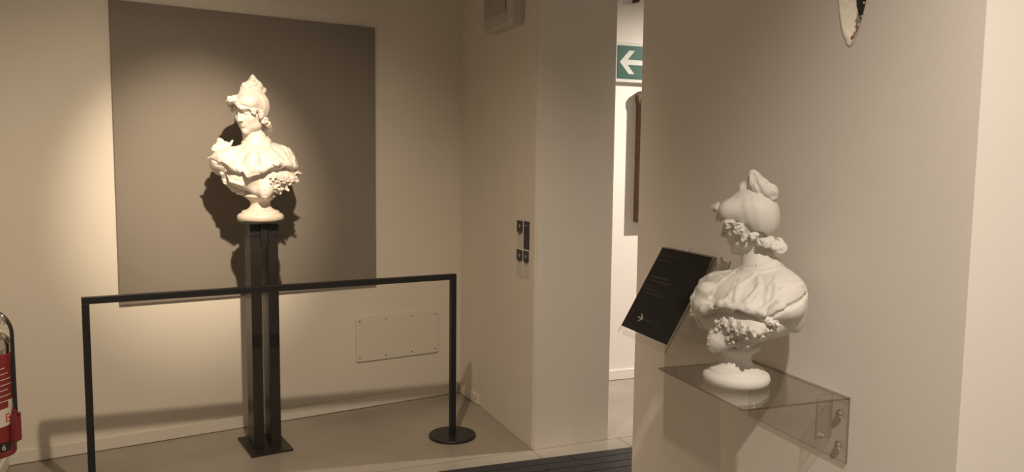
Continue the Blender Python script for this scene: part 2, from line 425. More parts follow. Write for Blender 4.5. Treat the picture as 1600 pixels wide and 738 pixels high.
# carved crest at the top left that throws the rounded shadow
bm = bmesh.new(); prism(bm, [(-fw, .36), (-fw - .012, .39), (-fw - .010, .425), (-fw + .012, .452), (-fw + .06, .458), (-fw + .06, .36)], -.060, -.004)
obj('corner_ornament', bm, M_FRAME, pf)
tag(pf, 'brown wooden picture frame half hidden behind the near wall in the passage', 'picture')

# ================================================================ fire extinguisher
EX = Vector((-1.999, 2.9, 0)); ex = empty('fire_extinguisher', (EX.x, EX.y, .36), rad(0))
R_ = .079
bm = lathe(bmesh.new(), [(0, .006), (.066, .006), (.070, 0), (.076, .002), (R_, .012), (R_, .395), (.078, .402), (0, .402)], 48)
obj('cylinder', bm, M_RED, ex, smooth=True)
bm = lathe(bmesh.new(), [(R_ - .001, .4), (.0785, .43), (.074, .455), (.060, .478), (.038, .492), (.024, .498), (.024, .52), (0, .52)], 48)
obj('shoulder', bm, M_CHROME, ex, smooth=True)
bm = bmesh.new(); box(bm, -.03, .045, -.018, .018, .508, .535, bev=.006); tube(bm, [(-.02, 0, .52), (-.02, 0, .545)], .014)
obj('valve', bm, M_CHROME, ex)
bm = bmesh.new(); tube(bm, [(-.03, 0, .548), (.03, 0, .556), (.060, 0, .545), (.072, 0, .515)], [.009, .009, .008, .006], 10); obj('carry_handle', bm, M_CHROME, ex, smooth=True)
bm = bmesh.new(); tube(bm, [(.0, -.02, .495), (.035, -.03, .500), (.062, -.02, .478), (.072, 0, .44)], .0055, 10); obj('safety_pin_ring', bm, M_CHROME, ex, smooth=True)
hp = []
for k in range(25):
    t = k / 24
    if t < .45:
        a = math.pi * (0.62 - t / .45 * .62); hp.append((.0 + .089 * math.cos(a), .008, .475 + .092 * math.sin(a)))
    else: u = (t - .45) / .55; hp.append((.089 + .006 * u, .008 - .008 * u, .475 - .30 * u))
bm = tube(bmesh.new(), hp, .0068, 12); obj('hose', bm, M_RUBBER, ex, smooth=True)
bm = bmesh.new(); box(bm, .0795, .103, -.016, .020, .055, .165, bev=.004); tube(bm, [(.0925, 0, .16), (.0925, 0, .185)], .009, 12)
box(bm, .098, .110, -.007, .007, .166, .169)
obj('nozzle', bm, M_REDP, ex)
def curved_patch(a0, a1, z0, z1, slope=0.0, r=R_ + .0008, n=14):
    a0 += rad(42); a1 += rad(42)
    bm = bmesh.new(); prev = None
    for k in range(n + 1):
        a = a0 + (a1 - a0) * k / n; dz = slope * (k / n)
        q = [bm.verts.new((r * math.sin(a), -r * math.cos(a), z + dz)) for z in (z0, z1)]
        if prev: bm.faces.new((prev[0], q[0], q[1], prev[1]))
        prev = q
    return bm
obj('instruction_label', curved_patch(rad(-70), rad(62), .13, .36), mat('label_red', (0.21, 0.024, 0.024), .5), ex)
obj('white_label', curved_patch(rad(-70), rad(72), .112, .18, .02, R_ + .0014), M_PAPER, ex)
obj('side_strip', curved_patch(rad(63), rad(70), .20, .385, 0, R_ + .0012), M_PAPER, ex)
def wrap_text(name, s, size, ang, z, m):
    mw = Matrix.Rotation(rad(90), 4, 'X'); o = text_mesh(name, s, size, m, ex, mw)
    for v in o.data.vertices:
        a = ang + rad(42) + v.co.x / R_; zz = v.co.z + z; v.co = Vector(((R_ + .0022) * math.sin(a), -(R_ + .0022) * math.cos(a), zz))
wrap_text('label_letter', 'E', .048, rad(24), .140, M_ORANGE)
obj('number_patch', curved_patch(rad(5), rad(38), .028, .062, 0, R_ + .0012), M_RUBBER, ex)
wrap_text('label_number', '6', .032, rad(12), .033, M_PAPER)
for k in range(7):
    z = .345 - k * .021
    obj('print_line', curved_patch(rad(8), rad(30 + (k * 37) % 28), z, z + .003, .004, R_ + .0016), M_PAPER, ex)
obj('pictogram', curved_patch(rad(36), rad(54), .195, .225, 0, R_ + .0018), M_PAPER, ex)
bm = B(-.105, -.078, -.02, .02, .30, .34, bev=.002); bm.transform(Matrix.Rotation(rad(24), 4, 'Z')); obj('wall_bracket', bm, M_BLACK, ex)
tag(ex, 'red fire extinguisher with chrome top hanging at the left edge', 'extinguisher')

# ================================================================ acrylic shelf on near wall
sh = empty('acrylic_shelf', F_NEAR.w(-.165, 0, 1.03), F_NEAR.rz)
def acr_box(x0, x1, y0, y1, z0, z1, thin):
    bm = B(x0, x1, y0, y1, z0, z1)
    bm.normal_update()
    for f in bm.faces:
        f.material_index = 0 if abs(f.normal[thin]) > .9 else 1
    return bm
T_ = .0045; XH = .1635
obj('shelf_plate', acr_box(-XH, XH, -.262, -.001, -T_, 0, 2), [M_ACR, M_ACRE], sh)
obj('wall_flange', acr_box(-XH, XH, -.006, -.001, -.140, -T_, 1), [M_ACR, M_ACRE], sh)
obj('end_gusset', acr_box(XH - .048, XH - .044, -.045, -.006, -.098, -T_, 0), [M_ACR, M_ACRE], sh)
for x in (-XH + .022, XH - .022):
    for z in (-.040, -.108):
        bm = bmesh.new(); lathe(bm, [(0, 0), (.009, 0), (.009, .002), (.006, .006), (.003, .006), (.003, .003), (0, .003)], 20)
        for v in bm.verts: v.co = Vector((x + v.co.x, -.006 - v.co.z, z + v.co.y))
        obj('screw', bm, M_CHROME, sh)
tag(sh, 'clear acrylic wall shelf carrying the white replica bust', 'shelf')

# ================================================================ inclined black caption card in acrylic holder
# card plane: local frame origin at top-left, x along wall, v down the slope
def slope_frame(xl, top_y, z_top, bot_y, z_bot):
    o = F_NEAR.w(xl, top_y, z_top); xa = (F_NEAR.m.to_3x3() @ Vector((1, 0, 0)))
    dn = (F_NEAR.w(xl, bot_y, z_bot) - o); L = dn.length; ya = -dn.normalized(); za = xa.cross(ya)
    m = Matrix((( xa.x, ya.x, za.x, o.x), (xa.y, ya.y, za.y, o.y), (xa.z, ya.z, za.z, o.z), (0, 0, 0, 1)))
    return m, L
CW = 0.2535
smx, SL = slope_frame(-.7525, -.012, 1.263, -.141, 1.038)
ch = empty('caption_holder', F_NEAR.w(-.7525 + CW / 2, 0, 1.15), F_NEAR.rz)
chi = (Matrix.Translation(ch.location) @ Matrix.Rotation(ch.rotation_euler.z, 4, 'Z')).inverted()
def in_holder(bm, name, m, parent=ch, mw=smx):
    bm.transform(chi @ mw); return obj(name, bm, m, parent)
bm = acr_box(-.006, CW + .008, -SL - .022, .004, -.006, -.002, 2); in_holder(bm, 'sloped_sheet', [M_ACR, M_ACRE])
obj('back_sheet', acr_box(-CW / 2 - .006, CW / 2 + .008, -.005, -.001, -.125, .115, 1), [M_ACR, M_ACRE], ch)
bm = bmesh.new(); box(bm, CW * .48, CW * .50, .004, .018, -.004, -.002); in_holder(bm, 'hanging_clip', M_PAPER)
tag(ch, 'clear acrylic sloping holder on the near wall beside the replica bust', 'sign holder')
cc = empty('caption_card', ch.location, F_NEAR.rz)
def in_card(bm, name, m): bm.transform(chi @ smx); return obj(name, bm, m, cc)
in_card(B(0, CW, -SL, 0, -.0018, .0002), 'card', M_CARD)
def ctext(s, size, x, y, m):
    return text_mesh('lettering', s, size, m, cc, chi @ smx @ Matrix.Translation((x, y, .0006)))
ctext('GIUSEPPE GRANDI', .0125, .012, -.026, M_INK)
# lines too faint to read in the photograph: thin strokes of the same length
rg = random.Random(3)
def faint(x0, x1, y, h):
    x = x0
    while x < x1:
        wd = rg.uniform(.004, .012); in_card(B(x, min(x + wd, x1), y, y + h, .0003, .0006), 'print_line', M_INK); x += wd + .0014
faint(.012, .085, -.040, .003)
faint(.016, .105, -.094, .004); faint(.016, .135, -.106, .004)
faint(.012, .06, -.122, .0025); faint(.012, .10, -.133, .0025); faint(.012, .13, -.144, .0025)
bm = bmesh.new(); t = .0028
for (a, b) in (((.072, -.207), (.090, -.218)), ((.072, -.229), (.090, -.218)), ((.062, -.218), (.089, -.218))):
    a = Vector((*a, 0)); b = Vector((*b, 0)); d = (b - a).normalized(); n = Vector((-d.y, d.x, 0)) * t * .62
    A = [bm.verts.new(p + Vector((0, 0, .0007))) for p in (a - n, b - n + d * .001, b + n + d * .001, a + n)]; bm.faces.new(A)
in_card(bm, 'arrow', M_INKL)
ctext('MODELLO 3D', .013, .098, -.2235, M_INK)
bm = bmesh.new()
for (a, b) in (((.016, -.226), (.022, -.196)), ((.022, -.196), (.026, -.222)), ((.024, -.214), (.034, -.200))):
    a = Vector((*a, 0)); b = Vector((*b, 0)); d = (b - a).normalized(); n = Vector((-d.y, d.x, 0)) * .0012
    bm.faces.new([bm.verts.new(p + Vector((0, 0, .0007))) for p in (a - n, b - n, b + n, a + n)])
in_card(bm, 'red_mark', M_INKR)
tag(cc, 'black caption card with grey lettering and arrow in the sloping holder', 'caption card')

# ================================================================ BUST (implicit surfaces -> meshes)
CT, ST = math.cos(rad(14)), math.sin(rad(14))
def T(a, b, z): return np.array([a * CT - b * ST, a * ST + b * CT, z])
class Field:
    def __init__(s, lo, hi, h):
        s.lo = np.array(lo, float); s.h = h; n = np.ceil((np.array(hi) - s.lo) / h).astype(int) + 1
        s.ax = [(s.lo[i] + np.arange(n[i]) * h).astype(np.float32) for i in range(3)]; s.F = np.full(n, 0.06, np.float32)
    def sub(s, lo, hi):
        sl = []
        for i in range(3):
            a = max(0, int((lo[i] - s.lo[i]) / s.h)); b = min(len(s.ax[i]), int((hi[i] - s.lo[i]) / s.h) + 2)
            if b <= a: return None
            sl.append(slice(a, b))
        return tuple(sl), s.ax[0][sl[0]][:, None, None], s.ax[1][sl[1]][None, :, None], s.ax[2][sl[2]][None, None, :]
    def _mix(s, sl, d, k, op):
        A = s.F[sl]
        if op == 'add':
            hh = np.maximum(k - np.abs(A - d), 0) / k; s.F[sl] = np.minimum(A, d) - hh * hh * k * .25
        else:
            d = -d; hh = np.maximum(k - np.abs(A - d), 0) / k; s.F[sl] = np.maximum(A, d) + hh * hh * k * .25
    def ell(s, c, r, k=.01, R=None, op='add'):
        c = np.array(c, float); r = np.array(r, float); rm = r.max() if R is not None else r; p = k + .008 + s.h * 2
        q = s.sub(c - rm - p, c + rm + p)
        if q is None: return s
        sl, X, Y, Z = q; x, y, z = X - c[0], Y - c[1], Z - c[2]
        if R is not None: x, y, z = [R[0][i] * x + R[1][i] * y + R[2][i] * z for i in range(3)]
        k0 = np.sqrt((x / r[0]) ** 2 + (y / r[1]) ** 2 + (z / r[2]) ** 2); k1 = np.sqrt((x / r[0] ** 2) ** 2 + (y / r[1] ** 2) ** 2 + (z / r[2] ** 2) ** 2) + 1e-6
        s._mix(sl, (k0 * (k0 - 1) / k1).astype(np.float32), k, op); return s
    def cap(s, a, b, ra, rb, k=.01, op='add'):
        a = np.array(a, float); b = np.array(b, float); m = max(ra, rb) + k + .008 + s.h * 2
        q = s.sub(np.minimum(a, b) - m, np.maximum(a, b) + m)
        if q is None: return s
        sl, X, Y, Z = q; ab = b - a; L = ab @ ab + 1e-9
        t = np.clip(((X - a[0]) * ab[0] + (Y - a[1]) * ab[1] + (Z - a[2]) * ab[2]) / L, 0, 1)
        d = np.sqrt((X - a[0] - t * ab[0]) ** 2 + (Y - a[1] - t * ab[1]) ** 2 + (Z - a[2] - t * ab[2]) ** 2) - (ra + (rb - ra) * t)
        s._mix(sl, d.astype(np.float32), k, op); return s
    def chain(s, pts, rs, k=.008, op='add'):
        if not isinstance(rs, (list, tuple)): rs = [rs] * len(pts)
        for i in range(len(pts) - 1): s.cap(pts[i], pts[i + 1], rs[i], rs[i + 1], k, op)
        return s
    def torus(s, c, nrm, R, r, k=.004, e=(1, 1)):
        c = np.array(c, float); n = np.array(nrm, float); n /= np.linalg.norm(n); m = R * max(e) + r + k + .006
        q = s.sub(c - m, c + m)
        if q is None: return s
        sl, X, Y, Z = q; x, y, z = (X - c[0]) / e[0], (Y - c[1]) / e[1], Z - c[2]; hh = x * n[0] + y * n[1] + z * n[2]
        rr = np.sqrt(np.maximum(x * x + y * y + z * z - hh * hh, 0)); d = np.sqrt((rr - R) ** 2 + hh * hh) - r
        s._mix(sl, d.astype(np.float32), k, 'add'); return s
    def grid(s): return s.ax[0][:, None, None], s.ax[1][None, :, None], s.ax[2][None, None, :]
    def cast(s, p0, d, tmax=.6):
        p0 = np.array(p0, float); d = np.array(d, float); t = np.arange(0, tmax, s.h * .5); P = p0 + t[:, None] * d
        I = np.round((P - s.lo) / s.h).astype(int); ok = np.all((I >= 0) & (I < np.array(s.F.shape)), axis=1)
        v = np.full(len(t), 1.0); J = I[ok]; v[ok] = s.F[J[:, 0], J[:, 1], J[:, 2]]; w = np.nonzero(v < 0)[0]
        return P[w[0]] if len(w) else None
    def mesh(s, name):
        F = s.F; F[0] = F[-1] = .05; F[:, 0] = F[:, -1] = .05; F[:, :, 0] = F[:, :, -1] = .05
        ins = F < 0; nx, ny, nz = F.shape
        cnt = np.zeros((nx - 1, ny - 1, nz - 1), np.int8); corners = [(i, j, k) for i in (0, 1) for j in (0, 1) for k in (0, 1)]
        for i, j, k in corners: cnt += ins[i:nx - 1 + i, j:ny - 1 + j, k:nz - 1 + k]
        act = (cnt > 0) & (cnt < 8); ids = np.argwhere(act); cid = np.full(act.shape, -1, np.int32); cid[act] = np.arange(len(ids), dtype=np.int32)
        V = np.stack([F[ids[:, 0] + i, ids[:, 1] + j, ids[:, 2] + k] for i, j, k in corners], 1)
        acc = np.zeros((len(ids), 3)); n = np.zeros(len(ids))
        for a in range(8):
            for b in range(a + 1, 8):
                ca, cb = np.array(corners[a]), np.array(corners[b])
                if np.abs(ca - cb).sum() != 1: continue
                va, vb = V[:, a], V[:, b]; m = (va < 0) != (vb < 0); t = np.where(m, va / np.where(m, va - vb, 1), 0)
                acc += m[:, None] * (ca + t[:, None] * (cb - ca)); n += m
        P = s.lo + (ids + acc / n[:, None]) * s.h
        quads = []
        for ax in range(3):
            A = np.take(ins, np.arange(F.shape[ax] - 1), ax); Bq = np.take(ins, np.arange(1, F.shape[ax]), ax); e = np.argwhere(A != Bq)
            o1, o2 = [(1, 2), (2, 0), (0, 1)][ax]; e = e[(e[:, o1] > 0) & (e[:, o2] > 0)]
            e = e[(e[:, o1] < F.shape[o1] - 1) & (e[:, o2] < F.shape[o2] - 1)]
            u = np.zeros(3, int); u[o1] = 1; v = np.zeros(3, int); v[o2] = 1
            c = [cid[tuple((e - a).T)] for a in (u + v, v, 0 * u, u)]
            q = np.stack(c, 1); fl_ = ~A[tuple(e.T)]; q[fl_] = q[fl_][:, ::-1]; quads.append(q)
        Q = np.concatenate(quads); Q = Q[(Q >= 0).all(1)]
        me = bpy.data.meshes.new(name); me.vertices.add(len(P)); me.vertices.foreach_set('co', P.astype(np.float32).ravel())
        me.loops.add(Q.size); me.loops.foreach_set('vertex_index', Q.ravel().astype(np.int32)); me.polygons.add(len(Q))
        me.polygons.foreach_set('loop_start', np.arange(0, Q.size, 4, dtype=np.int32)); me.polygons.foreach_set('loop_total', np.full(len(Q), 4, np.int32))
        me.polygons.foreach_set('use_smooth', np.ones(len(Q), bool)); me.update(calc_edges=True)
        return me
def bumps(X, Y, Z, f, seed):
    r = np.random.RandomState(seed); o = 0
    for i in range(5):
        v = r.normal(size=3); v *= f * (1 + .35 * i) / np.linalg.norm(v); o = o + np.sin(X * v[0] + Y * v[1] + Z * v[2] + r.uniform(0, 6.28)) / (1 + .4 * i)
    return (o / 2.5).astype(np.float32)

# --- head frame
PSI, TILT = rad(40), rad(14)
hf = np.array([-math.sin(PSI) * math.cos(TILT), -math.cos(PSI) * math.cos(TILT), -math.sin(TILT)])
hs = np.array([math.cos(PSI), -math.sin(PSI), 0.0]); hu = np.cross(hf, hs) * -1
if hu[2] < 0: hu = -hu
HC = np.array([-.038, .044, .571])
RH = [[hs[i] for i in range(3)], [hf[i] for i in range(3)], [hu[i] for i in range(3)]]
RHm = [[hs[0], hf[0], hu[0]], [hs[1], hf[1], hu[1]], [hs[2], hf[2], hu[2]]]
def H(p, q, r): return HC + p * hs + q * hf + r * hu

face = Field((-.17, -.07, .36), (.11, .20, .69), .0019)
E = lambda c, r, k=.012, op='add': face.ell(H(*c), r, k, RHm, op)
E((0, -.012, .030), (.072, .090, .082), .01)
E((0, .022, -.026), (.0565, .062, .080), .02)
E((0, .046, -.062), (.040, .036, .044), .02)
E((0, .067, -.096), (.0165, .016, .014), .016)
for sgn in (-1, 1):
    E((sgn * .034, .050, -.030), (.025, .024, .026), .018)
    E((sgn * .040, .018, -.072), (.016, .034, .022), .02)
    E((sgn * .029, .093, -.002), (.020, .018, .013), .012, 'sub')
for sgn in (-1, 1):
    E((sgn * .027, .073, .016), (.022, .010, .006), .012)
    E((sgn * .029, .0625, -.0035), (.0175, .0165, .0115), .004)
    lid = [H(sgn * (.029 + x), .079 - abs(x) * .35 - (x * sgn > 0) * 0 + 0.0005, -.0085 + (x * 28) ** 2 * .004) for x in (-.015, -.009, -.003, .003, .009, .015)]
    face.chain(lid, .0012, .001, 'sub')
face.cap(H(0, .077, .020), H(0, .098, -.028), .0075, .0085, .012)
E((0, .099, -.034), (.0085, .0095, .0075), .006)
for sgn in (-1, 1): E((sgn * .0105, .0885, -.037), (.0065, .009, .006), .006)
for sgn in (-1, 1): E((sgn * .006, .092, -.0425), (.003, .005, .0025), .003, 'sub')
up = [H(x, .0815 - abs(x) * .42 + (.0015 if abs(x) > .003 else 0), -.0575 + (-.0004 if abs(x) < .002 else .0012) - abs(x) * .20) for x in (-.021, -.013, -.005, 0, .005, .013, .021)]
face.chain(up, [.0022, .0042, .0052, .0044, .0052, .0042, .0022], .005)
lo_ = [H(x, .0795 - abs(x) * .50, -.0665 + abs(x) * .12) for x in (-.017, -.009, 0, .009, .017)]
face.chain(lo_, [.003, .0055, .0062, .0055, .003], .005)
gr = [H(x, .087 - abs(x) * .46, -.0620 - abs(x) * .03) for x in (-.021, -.012, -.004, 0, .004, .012, .021)]
face.chain(gr, .0014, .0015, 'sub')
E((0, .086, -.049), (.003, .004, .006), .004, 'sub')
E((0, .084, -.078), (.012, .006, .004), .008, 'sub')
face.chain([(-.034, .066, .550), (-.034, .080, .475), (-.020, .080, .415), (-.014, .076, .375)], [.048, .049, .056, .070], .022)
face_me = face.mesh('face')

# --- bonnet
cap_ = Field((-.17, -.08, .44), (.13, .24, .72), .0025)
cap_.ell(H(0, -.012, .032), (.080, .088, .071), .01, RHm)
cap_.ell(H(.0, -.044, .000), (.070, .058, .070), .03, RHm)
cap_.ell(H(.026, .042, .046), (.055, .052, .044), .018, RHm)
cap_.ell(H(-.044, .044, .052), (.034, .050, .034), .010, RHm)
cap_.chain([H(-.016, .098, .050), H(-.015, .075, .082), H(-.010, .02, .108)], .0045, .012, 'sub')
X, Y, Z = cap_.grid()
Pp = (X - HC[0]) * hs[0] + (Y - HC[1]) * hs[1] + (Z - HC[2]) * hs[2]; Qq = (X - HC[0]) * hf[0] + (Y - HC[1]) * hf[1] + (Z - HC[2]) * hf[2]; Rr = (X - HC[0]) * hu[0] + (Y - HC[1]) * hu[1] + (Z - HC[2]) * hu[2]
ang = np.arctan2(Pp, Qq + .02)
cap_.F += (.0005 * np.sin(ang * 15) + .0012 * bumps(X, Y, Z, 60, 3)).astype(np.float32)
brim = (.056 - .019 * np.clip((Pp + .012) / .03, 0, 1) + (Qq - .085) * .66 + .004 * np.sin(ang * 7) - Rr) * .8
cap_.F = np.maximum(cap_.F, brim.astype(np.float32))
cap_me = cap_.mesh('bonnet')

# --- hair knot on the crown
knot = Field((-.14, -.05, .60), (.09, .18, .79), .002)
for c, r in (((-.012, .066, .690), (.036, .036, .036)), ((-.060, .040, .680), (.030, .029, .029)), ((-.060, .030, .655), (.034, .026, .022)), ((-.026, .056, .722), (.021, .021, .022)),
             ((-.024, .046, .737), (.014, .013, .013)), ((.018, .088, .672), (.024, .026, .022)), ((.006, .094, .676), (.032, .030, .028)),
             ((.026, .096, .655), (.014, .016, .013)), ((-.03, .062, .655), (.054, .052, .024)), ((-.040, .050, .700), (.022, .022, .022))):
    knot.ell(c, r, .006)
X, Y, Z = knot.grid(); ph = np.arctan2(Y - .062, X + .012)
sw = np.sin(ph * 5 + (Z - .65) * 95 + 1.3 * bumps(X, Y, Z, 40, 5)) + .6 * np.sin(ph * 11 + (Z - .65) * 160)
knot.F += (.0017 * sw).astype(np.float32)
knot.torus((-.060, .022, .682), (-.5, -.8, .3), .015, .006); knot.torus((-.022, .034, .712), (-.3, -1, .1), .015, .006)
knot_me = knot.mesh('hair_knot')

# --- curls
rs = np.random.RandomState(11)
curl = Field((-.18, -.08, .40), (.13, .20, .68), .0019)
def curls(c, spread, n, R0=.0075, r0=.0036):
    for i in range(n):
        p = np.array(c) + rs.uniform(-1, 1, 3) * np.array(spread); nn = rs.normal(size=3)
        curl.torus(p, nn, R0 * rs.uniform(.7, 1.25), r0 * rs.uniform(.8, 1.3), .002)
        if rs.rand() < .6: curl.ell(p + nn * .002, (r0 * 1.5,) * 3, .002)
def clump(p, r, k=.006): curl.ell(H(*p), r, k, RHm)
clump((-.012, .100, .066), (.026, .016, .014)); curls(H(-.012, .104, .068), (.022, .010, .012), 22, .0065, .0034)
clump((-.040, .084, .056), (.018, .014, .012)); curls(H(-.044, .086, .056), (.016, .012, .011), 16, .0065, .0034)
curls(H(-.062, .070, .040), (.008, .010, .012), 10, .006, .003); curls(H(-.068, .058, .018), (.006, .008, .012), 6, .005, .0028)
edge_path = [H(.002, .094, .060), H(.004, .097, .048), H(.012, .094, .038), H(.032, .086, .032), H(.054, .066, .022), H(.070, .038, .006)]
curl.chain(edge_path, [.006, .007, .008, .008, .009, .009], .006)
for i in range(46):
    t = rs.uniform(0, len(edge_path) - 1.001); j = int(t); p = edge_path[j] + (edge_path[j + 1] - edge_path[j]) * (t - j) + rs.uniform(-.006, .006, 3) + hf * .003 - hu * .002
    curl.torus(p, rs.normal(size=3), rs.uniform(.0035, .0065), .0026, .002)
clump((.060, .052, .002), (.012, .016, .016)); curls(H(.064, .054, -.002), (.008, .012, .014), 18, .006, .0032)
clump((.030, .080, .026), (.020, .012, .008)); curls(H(.034, .086, .024), (.016, .006, .005), 10, .005, .0028)
clump((.074, .016, -.022), (.010, .018, .024)); curls(H(.078, .018, -.020), (.006, .014, .018), 22, .006, .0032)
clump((.072, .010, -.052), (.006, .009, .012)); curls(H(.074, .010, -.054), (.005, .007, .010), 10, .005, .0028)
clump((.062, -.022, -.052), (.012, .018, .012)); curls(H(.066, -.022, -.056), (.007, .012, .010), 12, .0065, .0034)
clump((.052, -.040, -.078), (.010, .014, .010)); curls(H(.056, -.040, -.080), (.008, .010, .010), 12)
# looped bow of hair at the nape
for c, nrm, R0, r0 in (((.046, .098, .494), (.7, .2, .5), .016, .008), ((.054, .118, .484), (.9, -.3, .2), .016, .0075), ((.035, .085, .508), (.4, -.6, .7), .013, .007), ((.030, .126, .496), (-.3, 1, .2), .016, .007), ((.050, .068, .500), (.8, -.5, .2), .012, .0065)):
    curl.torus(c, nrm, R0, r0, .004)
    curl.ell(c, (R0 * .8,) * 3, .006)
clump((-.062, .068, .036), (.011, .016, .018))
curl.chain([H(.010, .096, .038), H(.016, .098, .026), H(.020, .093, .018)], [.006, .0045, .002], .003)
curl_me = curl.mesh('curls')

# --- bodice, shawl
A0, B0 = -.010, .060
RT = [[CT, -ST, 0], [ST, CT, 0], [0, 0, 1]]
bod = Field((-.25, -.20, .10), (.25, .30, .40), .0025)
bod.ell(T(.0, .045, .285), (.180, .120, .100), .02, RT)
bod.ell(T(.035, .080, .26), (.15, .105, .095), .03, RT)
bod.ell(T(.0, -.020, .235), (.130, .078, .070), .03, RT)
bod.ell(T(.070, -.005, .225), (.110, .080, .055), .03, RT)
bod.ell(T(-.075, -.028, .222), (.088, .062, .055), .025, RT)
bod.cap(T(.0, -.0, .230), T(-.002, -.010, .200), .080, .055, .03)
bod.chain([T(.01, -.055, .205), T(.002, -.090, .155), T(-.004, -.106, .130)], [.060, .034, .012], .02)
bod.cap(T(-.10, -.02, .215), T(-.03, -.06, .160), .030, .024, .02)
bod.cap(T(.10, -.01, .205), T(.03, -.06, .160), .030, .024, .02)
PXF = .00325
def fp(x, y): return (x - 404) * PXF, (348 - y) * PXF
bodice_grooves = [[(396, 281), (399, 292), (404, 304)], [(380, 288), (392, 297), (402, 306)], [(426, 283), (424, 294), (418, 306)]]
def on_front(fields, x, y, back=0.0, tilt=-.0):
    X_, Z_ = fp(x, y); best = None
    for f in fields:
        p = f.cast((X_, -.32, Z_), (0, 1, 0))
        if p is not None and (best is None or p[1] < best[1]): best = p
    if best is None: best = np.array((X_, -.02, Z_))
    return best + np.array((0, back, 0))
bod.chain([on_front([bod], *q) for q in ((417, 281), (417, 288), (416, 296), (414, 304))], .0028, .003)

shw = Field((-.32, -.22, .14), (.32, .34, .47), .0025)
shw.ell(T(-.008, .060, .290), (.222, .140, .092), .03, RT)
shw.cap((-.012, .078, .400), T(.005, .064, .320), .055, .105, .05)
shw.ell(T(.105, .070, .338), (.092, .075, .060), .035, RT)
shw.ell(T(-.120, .035, .320), (.105, .072, .058), .035, RT)
shw.ell(T(-.02, -.030, .300), (.115, .068, .068), .03, RT)
shw.ell(T(.055, -.042, .288), (.105, .062, .046), .02, RT)
shw.ell(T(-.05, -.060, .272), (.070, .055, .045), .02, RT)
shw.ell(T(.055, .120, .335), (.115, .068, .075), .035, RT)
shw.ell(T(.05, .115, .25), (.125, .072, .09), .03, RT)
# folds drawn on the front of the cloth
def ridge(px, r, k=.012, sink=.5, op='add'):
    rr = r if isinstance(r, (list, tuple)) else [r] * len(px)
    pts = [on_front([shw], *q) + np.array((0, rr[i] * sink, 0)) for i, q in enumerate(px)]; shw.chain(pts, rr, k, op)
# flap that stands off the bodice
c_ = lambda x, z, y: np.array(((x - 404) * PXF, y, (348 - z) * PXF))
shw.chain([c_(352, 252, -.060), c_(368, 262, -.105), c_(384, 273, -.128)], [.020, .020, .014], .02)
shw.chain([c_(384, 273, -.128), c_(408, 266, -.132), c_(430, 256, -.105)], [.012, .015, .009], .02)
shw.chain([c_(395, 250, -.105), c_(392, 262, -.122), c_(386, 276, -.128)], [.038, .024, .012], .025)
shw.chain([c_(430, 256, -.105), c_(444, 260, -.050), c_(458, 262, .0)], [.008, .011, .010], .02)
ridge([(380, 228), (362, 237), (345, 246), (329, 249)], [.004, .008, .008, .006])
ridge([(388, 234), (374, 244), (358, 250), (345, 256)], [.004, .007, .008, .005])
ridge([(396, 240), (388, 250), (380, 260), (384, 272)], [.004, .008, .009, .008])
ridge([(418, 234), (428, 243), (436, 252)], [.004, .008, .006])
ridge([(428, 230), (440, 240), (446, 252), (446, 264)], [.004, .008, .008, .006])
ridge([(440, 228), (450, 236), (456, 248), (458, 260)], [.004, .007, .008, .006])
ridge([(384, 277), (402, 272), (420, 265), (435, 254)], .0065, .006)
ridge([(350, 253), (362, 261), (374, 266), (384, 277)], .006, .006)
ridge([(368, 256), (376, 253), (380, 260)], [.006, .009, .005], .006)
for g, r in (([(366, 242), (350, 249)], .0035), ([(348, 258), (325, 248)], .0055), ([(437, 251), (434, 262)], .004), ([(376, 252), (381, 259)], .0035), ([(366, 258), (369, 266)], .003), ([(355, 262), (340, 259)], .003)):
    ridge(g, r, .006, -.1, 'sub')
# folds on the figure's left side
VR = np.array((-math.sin(rad(64)), math.cos(rad(64)), 0)); UR = np.array((math.cos(rad(64)), math.sin(rad(64)), 0))
def on_side(x, y, back=0.0):
    z = (607 - y) * .00217; u = (x - 1150) * .00217 - z * .038
    p = shw.cast(UR * u - VR * .4 + np.array((0, 0, z + .02)), VR, .8)
    return (p if p is not None else UR * u + np.array((0, 0, z))) + VR * back
def sridge(px, r, k=.012, op='add', sink=.6):
    rr = r if isinstance(r, (list, tuple)) else [r] * len(px)
    pts = [on_side(*q, back=rr[i] * sink) for i, q in enumerate(px)]; shw.chain(pts, rr, k, op)
sridge([(1208, 440), (1200, 452), (1196, 468), (1192, 488)], [0.0024, 0.0056, 0.0064, 0.0032], .010, 'add', 1.0)
sridge([(1215, 448), (1230, 442), (1246, 446), (1254, 456)], [0.0024, 0.0048, 0.0056, 0.0048], .010, 'add', 1.0)
sridge([(1178, 436), (1160, 450), (1142, 466), (1126, 482)], [0.0024, 0.0056, 0.0064, 0.0048], .010, 'add', 1.0)
sridge([(1185, 448), (1174, 464), (1168, 480), (1166, 494)], [0.0024, 0.0056, 0.0064, 0.0032], .010, 'add', 1.0)
sridge([(1148, 436), (1130, 448), (1114, 464)], [0.0024, 0.0056, 0.0056], .010, 'add', 1.0)
sridge([(1148, 450), (1142, 470), (1144, 492)], [0.0024, 0.0048, 0.0032], .010, 'add', 1.0)
for g, r in (([(1228, 476), (1246, 468), (1258, 458)], .006), ([(1228, 476), (1212, 486), (1198, 496)], .004), ([(1118, 486), (1113, 472), (1120, 458)], .006)):
    sridge(g, r, .010, 'sub', 0.0)
